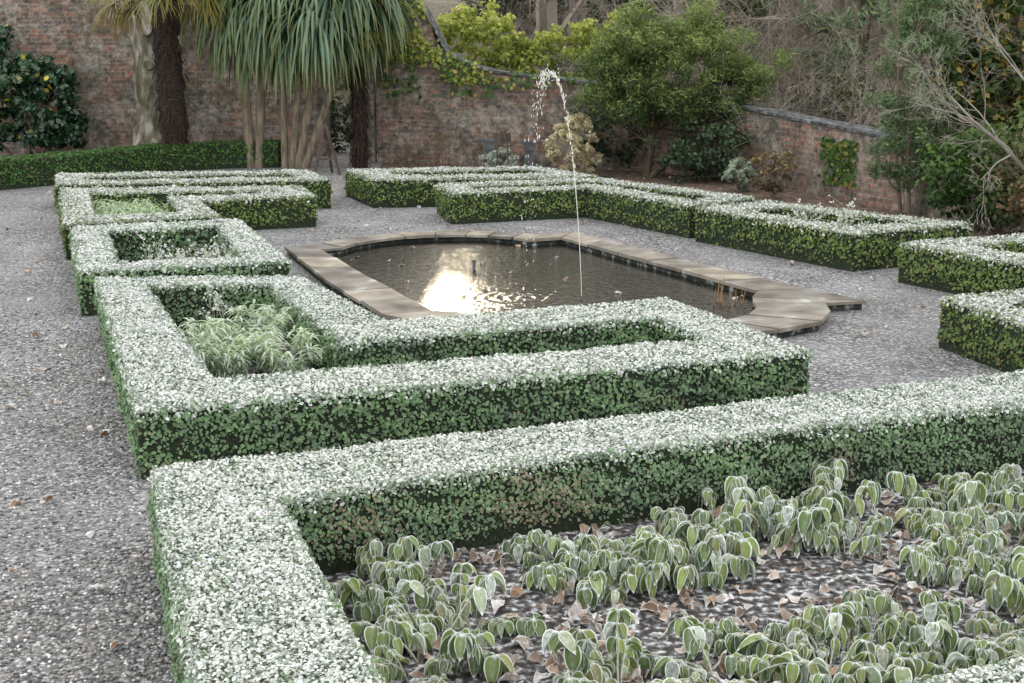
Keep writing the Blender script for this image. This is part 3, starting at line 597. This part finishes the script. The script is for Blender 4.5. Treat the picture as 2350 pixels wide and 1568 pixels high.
def cf(mb):
    c=np.concatenate([ell(85,(0,0,1.9),(.66,.5,1.25)),ell(45,(.15,0,.9),(.8,.5,.55)),ell(30,(.05,0,2.9),(.45,.3,.8))]);crown(mb,c,90,.10,TN,.2,brownp=.06)
tree('feathery_tree','tall slender feathery grey-green tree by low wall','tree',(5.8,19.9,0),tf,cf,M_twig,M_feather)
def tf(mb):
    P0,P1,R0,R1,LV,tp,td=branch([(0,0,0)],[(.0,0,1)],4.0,.12,4,[7,5,4],.7,S=4,wig=.08);segs(mb,P0,P1,R0,R1,sides=5)
def cf(mb):
    c=np.concatenate([ell(130,(.1,0,2.6),(1.4,1.0,1.3)),ell(50,(-.7,0,1.9),(.8,.6,.6)),ell(40,(.3,0,4.2),(1.2,1,.9)),ell(30,(.6,0,1.3),(.9,.6,.5))]);crown(mb,c,60,.12,T4,.24,brownp=.22)
tree('evergreen_tree','evergreen tree with orange-tinted leaves beyond wall','tree',(7.5,19.9,0),tf,cf,M_barkd,M_orange)
for (x,y,hh,rx,mt,T,lab) in [(7.0,27.5,4.6,1.3,M_feather,TN,'tall grey-green feathery evergreen beyond low wall'),(9.8,27.0,4.6,1.4,M_olive,T4,'broad olive-green evergreen tree beyond wall'),(5.2,33.0,4.0,1.1,M_olive,T4,'olive evergreen tree among bare woodland'),(7.4,38.5,5.2,1.4,M_dark,T4,'dark evergreen tree among bare woodland'),(10.2,35.5,6.,1.7,M_olive,T4,'tall airy evergreen tree among bare woodland'),(3.0,36.0,4.4,1.1,M_dark,T4,'dark evergreen tree in winter woodland')]:
    def tf(mb):
        P0,P1,R0,R1,LV,tp,td=branch([(0,0,0)],[(.0,0,1)],hh*.9,.09,3,[9,5],.7,S=4,wig=.06,lr=.4);segs(mb,P0,P1,R0,R1,sides=4)
    def cf(mb):
        c=np.concatenate([ell(60,(0,0,hh*.5),(rx,rx*.8,hh*.42)),ell(36,(0,0,hh*.8),(rx*.6,rx*.6,hh*.3))]);crown(mb,c,42,.20 if T is TN else .13,T,.34,brownp=.05)
    tree('evergreen_tree',lab,'tree',(x,y,hz(x,y)-.1),tf,cf,M_barkd,mt)
def tf(mb):
    P0,P1,R0,R1,LV,tp,td=branch([(0,0,0),(0,0,.6)],[(-.25,-.1,1),(-.75,-.2,.8)],2.1,.045,6,[5,4,4,3,3],.55,S=4,wig=.12,lr=.55);segs(mb,P0,P1,R0,R1)
tree('bare_shrub_tree','leafless small tree with pale tangled lichen twigs','tree',(7.05,17.6,0),tf,None,M_pale,None)
# ------------------------------------------------------------ woodland
SX=lambda y:-.9-.0647*(y-14.5)   # low sun's bearing: trees left out and shrunk so its glare reaches the pond
def wood_mesh(kind):
    mb=MB()
    if kind=='bare':
        P0,P1,R0,R1,LV,tp,td=branch([(0,0,-.3)],[(0,0,1)],9,.17,5,[10,5,4,2],.75,S=4,wig=.05,lr=.42,tmin=.15,droop=0.02,rmin=.006)
    else:
        P0,P1,R0,R1,LV,tp,td=branch([(0,0,-.3)],[(0,0,1)],4.5,.07,5,[13,6,5,2],.85,S=4,wig=.08,lr=.6,tmin=.05,droop=.12,rmin=.005)
    segs(mb,P0,P1,R0,R1,sides=3)
    return mb
def place(meshes,name,mat,pos,label,cat,group):
    src=[mb.obj('trunk',mat,smooth=False) for mb in meshes];used=set()
    for k,(x,y,z,s,a) in enumerate(pos):
        e=empty(name,(x,y,z),label=label,category=cat,group=group);e.scale=(s,s,s);e.rotation_euler=(0,0,a)
        j=k%len(src)
        if j in used: o=src[j].copy();col.objects.link(o)
        else: o=src[j];used.add(j)
        o.parent=e
pos=[]
for k in range(84):
    y=rng.uniform(34,75);az=rng.uniform(-.30,.47);x=az*y
    if abs(x-SX(y))<2.6: continue
    pos.append((x,y,hz(x,y)-.1,rng.uniform(.8,1.4),rng.uniform(0,6.28)))
place([wood_mesh('bare') for _ in range(3)],'woodland_tree',M_twigd,pos,'tall leafless woodland tree beyond the garden wall','tree','bare woodland trees beyond the wall')
pos=[]
for k in range(38):
    y=rng.uniform(27.5,44);az=rng.uniform(.02,.42) if k>6 else rng.uniform(-.12,.02);x=az*y
    s_=rng.uniform(.55,.9)
    if y<np.interp(x,WX,WY)+1.5: continue
    if abs(x-SX(y))<2.8: s_=.35
    pos.append((x,y,hz(x,y)-.1,s_,rng.uniform(0,6.28)))
place([wood_mesh('weep') for _ in range(2)],'woodland_tree',M_twigd,pos,'bushy leafless tree with arching brown twigs','tree','bare woodland trees beyond the wall')
def conif(n_,H):
    mb=MB();tube(mb,[(0,0,0),(0,0,H*.5),(0,0,H)],[.14,.09,.02],6,m=1)
    zz=rng.uniform(.04,1,n_)**.9*H;a=rng.uniform(0,6.28,n_);r=(1-zz/H)*1.9*rng.uniform(.3,1,n_)+.1
    c=np.column_stack([np.cos(a)*r,np.sin(a)*r,zz-r*.25]);idx=np.repeat(np.arange(n_),22)
    g=rng.normal(size=(len(idx),3))*[.25,.25,.1];leaves(mb,T4,c[idx]+g,np.array([0,0,1])+rng.normal(size=g.shape)*.5,rdir(len(idx)),rng.uniform(.12,.28,len(idx)),np.zeros(len(idx)),rng.uniform(0,1,len(idx)),m=0)
    return mb
srcs=[conif(300,8).obj('crown',[M_dark,M_barkd]) for _ in range(2)];used=set()
for k in range(32):
    y=rng.uniform(46,80);az=rng.choice([rng.uniform(-.2,-.1),rng.uniform(-.03,.45),rng.uniform(.15,.42)]);x=az*y
    sc_=rng.uniform(.8,1.5)
    if abs(x-SX(y))<3.2: sc_=.45
    e=empty('conifer_tree',(x,y,hz(x,y)-.1),label='dark conifer among bare woodland trees',category='tree',group='dark conifers beyond the wall');e.scale=[sc_]*3;e.rotation_euler=(0,0,rng.uniform(0,6.28))
    j=k%2
    if j in used: o=srcs[j].copy();col.objects.link(o)
    else: o=srcs[j];used.add(j)
    o.parent=e
mb=MB();n=1300;x=rng.uniform(-.16,.45,n);y=rng.uniform(22,50,n);x=x*y;ok=y>np.interp(x,WX,WY)+1;x=x[ok];y=y[ok];n=len(x)
z=np.array([hz(a,b) for a,b in zip(x,y)]);c=np.column_stack([x,y,z+rng.uniform(0,1.0,n)*1.3])
crown(mb,c,24,.12,T4,.55,brownp=.2)
P0,P1,R0,R1,LV,tp,td=branch(np.column_stack([x,y,z]),rdir(n)*.5+[0,0,1],1.7,.012,3,[4,3],.6,S=3);segs(mb,P0,P1,R0,R1,m=1)
mb.obj('undergrowth',[M_under,M_twigd],kind='stuff')
# ------------------------------------------------------------ urns, sign, easel
for (x,y,z0,lab) in [(-.45,26.9,0,'square grey planter on slim base against wall'),(.33,26.6,.0,'square grey planter beside golden conifer')]:
    mb=MB();box(mb,(0,0,.12),(.22,.22,.24),0,taper=.8);box(mb,(0,0,.30),(.16,.16,.12),0);box(mb,(0,0,.44),(.2,.2,.16),0,taper=1.25);box(mb,(0,0,.545),(.29,.29,.045),0)
    o=mb.obj('stone_planter',M_urn,label=lab,category='planter',group='grey planters by the wall');o.location=(x,y,z0)
mb=MB();beam(mb,(-.1,0,0),(-.1,0,.62),.025,.025);beam(mb,(.1,0,0),(.1,0,.62),.025,.025);e=mb.obj('plant_sign',M_wood,label='small dark interpretation board on two posts',category='sign');e.location=(-.18,26.0,0)
mb=MB();box(mb,(0,-.02,.66),(.32,.02,.17));o=mb.obj('board',M_wood,parent=e)
e=empty('wooden_easel',(-3.45,25.6,0),label='dark wooden A-frame stand on gravel by cordyline',category='stand')
for a,b in (((-.22,0,0),(-.03,0,.92)),((.25,0,0),(.0,0,.95)),((.05,.4,0),(.0,.05,.92))):
    mb=MB();beam(mb,a,b,.05,.04);mb.obj('leg',M_wood,parent=e)
mb=MB();beam(mb,(-.15,-.04,.3),(.18,-.04,.3),.04,.02);beam(mb,(-.1,-.04,.6),(.1,-.04,.6),.04,.02);mb.obj('crossbar',M_wood,parent=e)
# ------------------------------------------------------------ bed plants
BL=[big_leaf(7,.25,.6,.5),big_leaf(7,.22,.35,1.0),big_leaf(7,.27,1.1,.3)]
def droopy():
    mb=MB();ns=rng.integers(9,13)
    for s in range(ns):
        a=rng.uniform(0,6.28);lean=rng.uniform(.05,.8);L=rng.uniform(.16,.36);d=nz(np.array([math.cos(a)*lean,math.sin(a)*lean,1.]));p=np.zeros(3)+np.array([math.cos(a),math.sin(a),0])*.05
        pts=[p]
        for i in range(6):
            d=nz(d+np.array([math.cos(a)*.12,math.sin(a)*.12,-.12])+rng.normal(size=3)*.07);p=p+d*L/6;pts.append(p)
        tube(mb,pts,np.linspace(.005,.003,7),5,m=1,cap=False,c4=(.45,.5,0,.4))
        for j,nl in ((6,6),(5,4),(4,3),(3,2)):
            o=pts[j];aa=rng.uniform(0,6.28)+np.arange(nl)/nl*6.28+rng.normal(size=nl)*.25
            dd=np.column_stack([np.cos(aa),np.sin(aa),rng.uniform(-2.8,-.1,nl)])
            nr=np.column_stack([np.cos(aa)*.9,np.sin(aa)*.9,np.full(nl,.7)])+rng.normal(size=(nl,3))*.25
            sz=rng.uniform(.07,.125,nl)*(1 if j>4 else .85)
            for q in range(nl):
                leaves(mb,BL[rng.integers(3)],np.array([o]),nr[q:q+1],dd[q:q+1],sz[q:q+1],[rng.uniform(.0,.06) if rng.uniform()<.8 else rng.uniform(.1,.5)],[rng.uniform(0,1)],[rng.uniform(0,.4) if rng.uniform()<.25 else 0])
    return mb
src=[droopy().obj('frosted_plant',[M_frostplant,M_frostplant],smooth=True) for _ in range(7)]
PL=[(-.62,6.25),(-.52,6.0),(-.33,5.55),(-.25,5.78),(-.40,5.35),(.3,6.55),(.45,6.45),(.28,6.25),(.5,6.2),(.62,6.5),(.8,6.35),(.92,6.5),(1.0,6.85),(1.15,7.05),(1.35,7.1),(1.5,7.25),(1.3,6.75),(1.6,6.95),(1.8,7.15),(1.15,5.55),(1.3,5.4),(1.45,5.6),(1.62,5.45),(1.85,5.6),(2.05,5.45),(2.2,6.4),(2.35,6.55),(2.5,6.4),(2.3,6.75),(2.7,6.7),(2.4,7.35),(2.55,7.45),(2.75,7.5),(2.3,5.75),(.9,5.2),(1.2,5.1),(1.75,5.1),(2.5,5.9),(2.2,5.3),(1.5,4.95),(3.0,7.2),(2.6,7.1),(.85,6.75),(2.0,5.1),(2.8,6.3),(.42,5.15),(1.75,6.7),(2.45,6.2)]
for k,(x,y) in enumerate(PL):
    j=k%7
    if k<7: o=src[j]
    else: o=src[j].copy();col.objects.link(o)
    o.location=(x+rng.normal()*.03,y+rng.normal()*.03,0);s=rng.uniform(.75,1.15);o.scale=(s,s,s*rng.uniform(.85,1.15));o.rotation_euler=(0,0,rng.uniform(0,6.28))
    o['label']='low drooping plant with frost-rimmed olive leaves on soil';o['category']='plant';o['group']='frost-rimmed plants in the box-edged bed'
LB=[big_leaf(6,.32,.5,.5),big_leaf(6,.40,-.6,-.5),big_leaf(6,.26,1.3,.2)]
for T in LB:
    T[0][:,:2]+=rng.normal(size=(len(T[0]),2))*.03;T[0][:,2]+=rng.normal(size=len(T[0]))*.05
def litter(n,poly_fn,size,frost=.15):
    mb=MB();p=poly_fn(n);n=len(p);pos=np.column_stack([p,rng.uniform(.014,.04,n)])
    for T in LB:
        k=rng.uniform(size=n)<.4;q=pos[k];m_=len(q)
        leaves(mb,T,q,np.array([0,0,1.])+rng.normal(size=(m_,3))*.4,rdir(m_)*[1,1,.2],rng.uniform(.4,1.4,m_)*size,rng.uniform(0,1,m_)**2*frost*3,rng.uniform(0,1,m_)**1.5,(rng.uniform(size=m_)<.4)*rng.uniform(.3,1,m_))
    return mb
def bedpts(n):
    x=rng.uniform(-1.1,4.,n);y=rng.uniform(4,8.6,n);ok=(y<7.1+(x-.4)*.36-.05)&(x>-.23+(3.78-y)*.35+.05)&(y>3.9)&(wob(x*.5,y*.5)+rng.normal(size=n)*.5>-.1);return np.column_stack([x,y])[ok]
litter(3300,bedpts,.075,.25).obj('leaf_litter',M_litter,kind='stuff')
def pathpts(n):
    x=rng.uniform(-9,7,n);y=rng.uniform(5,25,n);return np.column_stack([x,y])[(np.abs(x)<.42*y)]
def pathpts2(n):
    y=rng.uniform(4.5,12,n);x=-1.95+(6.89-y)*.347-rng.uniform(.05,1.,n)**1.5*2.2;return np.column_stack([x,y])
lm=litter(500,pathpts,.055,.25);p2=litter(60,pathpts2,.07,.25)
for at_ in ('V','C','U','M','T'): getattr(lm,at_).extend(getattr(p2,at_))
lm.L.extend([l+lm.n for l in p2.L]);lm.n+=p2.n
lm.obj('scattered_leaves',M_litter,kind='stuff')
n=60000;y=4.2+rng.uniform(0,1,n)**1.6*9;x=rng.uniform(-.42,.42,n)*y;ok=(x<-1.89+(6.89-y)*.347);x=x[ok];y=y[ok];n=len(x)
mb=MB();r=rng.uniform(.005,.013,n);q=rng.normal(size=(n,6,1))*.12+1
V=np.column_stack([x,y,r*.2])[:,None]+oc[None]*q*np.stack([r*rng.uniform(.8,1.4,n),r*rng.uniform(.8,1.4,n),r*.7],-1)[:,None]
cc=np.zeros((n,6,4));cc[:,:,1]=rng.uniform(0,1,n)[:,None];mb.add(V.reshape(-1,3),(of[None]+(np.arange(n)*6)[:,None,None]).reshape(-1,3),cc.reshape(-1,4))
mb.obj('gravel',M_peb,smooth=True,kind='stuff')
def willow(n,h,r,w=.016,L=.13,fmax=.45):
    mb=MB();ns=n
    a=rng.uniform(0,6.28,ns);rr=rng.uniform(0,r,ns);d=np.column_stack([np.cos(a)*rr*1.3,np.sin(a)*rr*1.3,np.full(ns,h)])
    for s in range(ns):
        m_=30;t=rng.uniform(.2,1,m_)
        o=np.outer(t,d[s])+np.outer(-.25*t**2*h*(rr[s]/r),[0,0,1])+np.array([math.cos(a[s]),math.sin(a[s]),0])*.04
        b=rng.uniform(0,6.28,m_);straps(mb,o,np.column_stack([np.cos(b),np.sin(b),rng.uniform(.1,.9,m_)]),L*rng.uniform(.6,1.2,m_),w,1.8,5,frost=rng.uniform(.0,fmax,m_),rnd=rng.uniform(0,1,m_)*.7+.3*(t>.7))
    return mb
src=[willow(18,.42,.26,.017,.11,.6).obj('frosted_perennial',M_willow) for _ in range(3)]
for k,(x,y) in enumerate([(-2.45,10.9),(-2.1,11.1),(-2.0,10.6),(-2.4,10.45),(-1.75,10.3),(-2.15,10.15)]):
    j=k%3;o=src[j] if k<3 else src[j].copy()
    if k>=3: col.objects.link(o)
    o.location=(x,y,0);s=rng.uniform(.85,1.2);o.scale=(s,s,s);o.rotation_euler=(0,0,k*1.3);o['label']='frosty pale green narrow-leaved perennial inside hedge';o['category']='plant';o['group']='narrow-leaved perennials'
src=[willow(18,.40,.35,.02,.2,.4).obj('frosted_grass',M_willow) for _ in range(2)]
for k,(x,y) in enumerate([(-5.5,18.6),(-5.1,18.7),(-4.9,18.2),(-5.3,18.1),(-4.75,17.7),(-5.1,17.6)]):
    j=k%2;o=src[j] if k<2 else src[j].copy()
    if k>=2: col.objects.link(o)
    o.location=(x,y,0);o.rotation_euler=(0,0,k*1.3);o['label']='clump of pale frosted grassy leaves within hedge';o['category']='plant';o['group']='frosted grassy clumps'
def sprig():
    mb=MB();P0,P1,R0,R1,LV,tp,td=branch(np.zeros((4,3)),rdir(4)*.6+[0,0,1],.3,.005,3,[4,3],.6);segs(mb,P0,P1,R0,R1,np.tile([.5,.5,0,.6],(len(P0),1)))
    k=len(tp);idx=np.repeat(np.arange(k),4);leaves(mb,T4,tp[idx]+rng.normal(size=(len(idx),3))*.008,rdir(len(idx)),rdir(len(idx)),np.full(len(idx),.03),rng.uniform(.4,1,len(idx)),rng.uniform(0,1,len(idx)))
    return mb
src=[sprig().obj('frosted_sprig',M_willow) for _ in range(3)]
SP=[(-3.75,14.2),(-3.4,14.5),(-3.2,14.2),(-3.6,14.9),(-3.0,14.0),(-3.9,14.7),(-3.3,15.0),(-3.0,14.6),(-2.9,13.9),(-3.6,13.9),(3.75,16.7),(4.0,16.5),(4.2,16.35),(3.6,17.0),(-2.6,11.9),(-2.2,11.7)]
for k,(x,y) in enumerate(SP):
    j=k%3;o=src[j] if k<3 else src[j].copy()
    if k>=3: col.objects.link(o)
    s=1.25 if x>3 else .95
    o.location=(x,y,0);o.scale=(s,s,s);o.rotation_euler=(0,0,k*1.3);o['label']='frosted twiggy flower stems inside box hedge';o['category']='plant';o['group']='frosted twiggy stems'
# ------------------------------------------------------------ light, camera
EL,AZ=math.radians(11),math.radians(-3.7)
w=bpy.data.worlds.new('World');sc.world=w;w.use_nodes=True;nt=w.node_tree
sky=nt.nodes.new('ShaderNodeTexSky');sky.sky_type='NISHITA';sky.sun_disc=False;sky.sun_elevation=EL;sky.sun_rotation=AZ;sky.altitude=50;sky.dust_density=1.
bg=nt.nodes['Background'];nt.links.new(sky.outputs[0],bg.inputs[0]);bg.inputs[1].default_value=.10
b2=nt.nodes.new('ShaderNodeBackground');b2.inputs[0].default_value=(1.0,.985,.96,1);b2.inputs[1].default_value=1.65
ad=nt.nodes.new('ShaderNodeAddShader');nt.links.new(bg.outputs[0],ad.inputs[0]);nt.links.new(b2.outputs[0],ad.inputs[1]);nt.links.new(ad.outputs[0],nt.nodes['World Output'].inputs[0])
L_=bpy.data.lights.new('sun','SUN');L_.energy=1.5;L_.angle=math.radians(2.5);L_.color=(1,.84,.60);so=bpy.data.objects.new('sun',L_);col.objects.link(so)
d=Vector((math.sin(AZ)*math.cos(EL),math.cos(AZ)*math.cos(EL),math.sin(EL)));so.rotation_euler=d.to_track_quat('Z','Y').to_euler()
cam=bpy.data.cameras.new('camera');cam.lens=48.26;cam.sensor_width=36;cam.clip_end=1500;co=bpy.data.objects.new('camera',cam);col.objects.link(co)
co.location=(0,0,2.7);co.rotation_euler=(math.radians(90-12.94),0,0);sc.camera=co
sc.view_settings.view_transform='Standard'
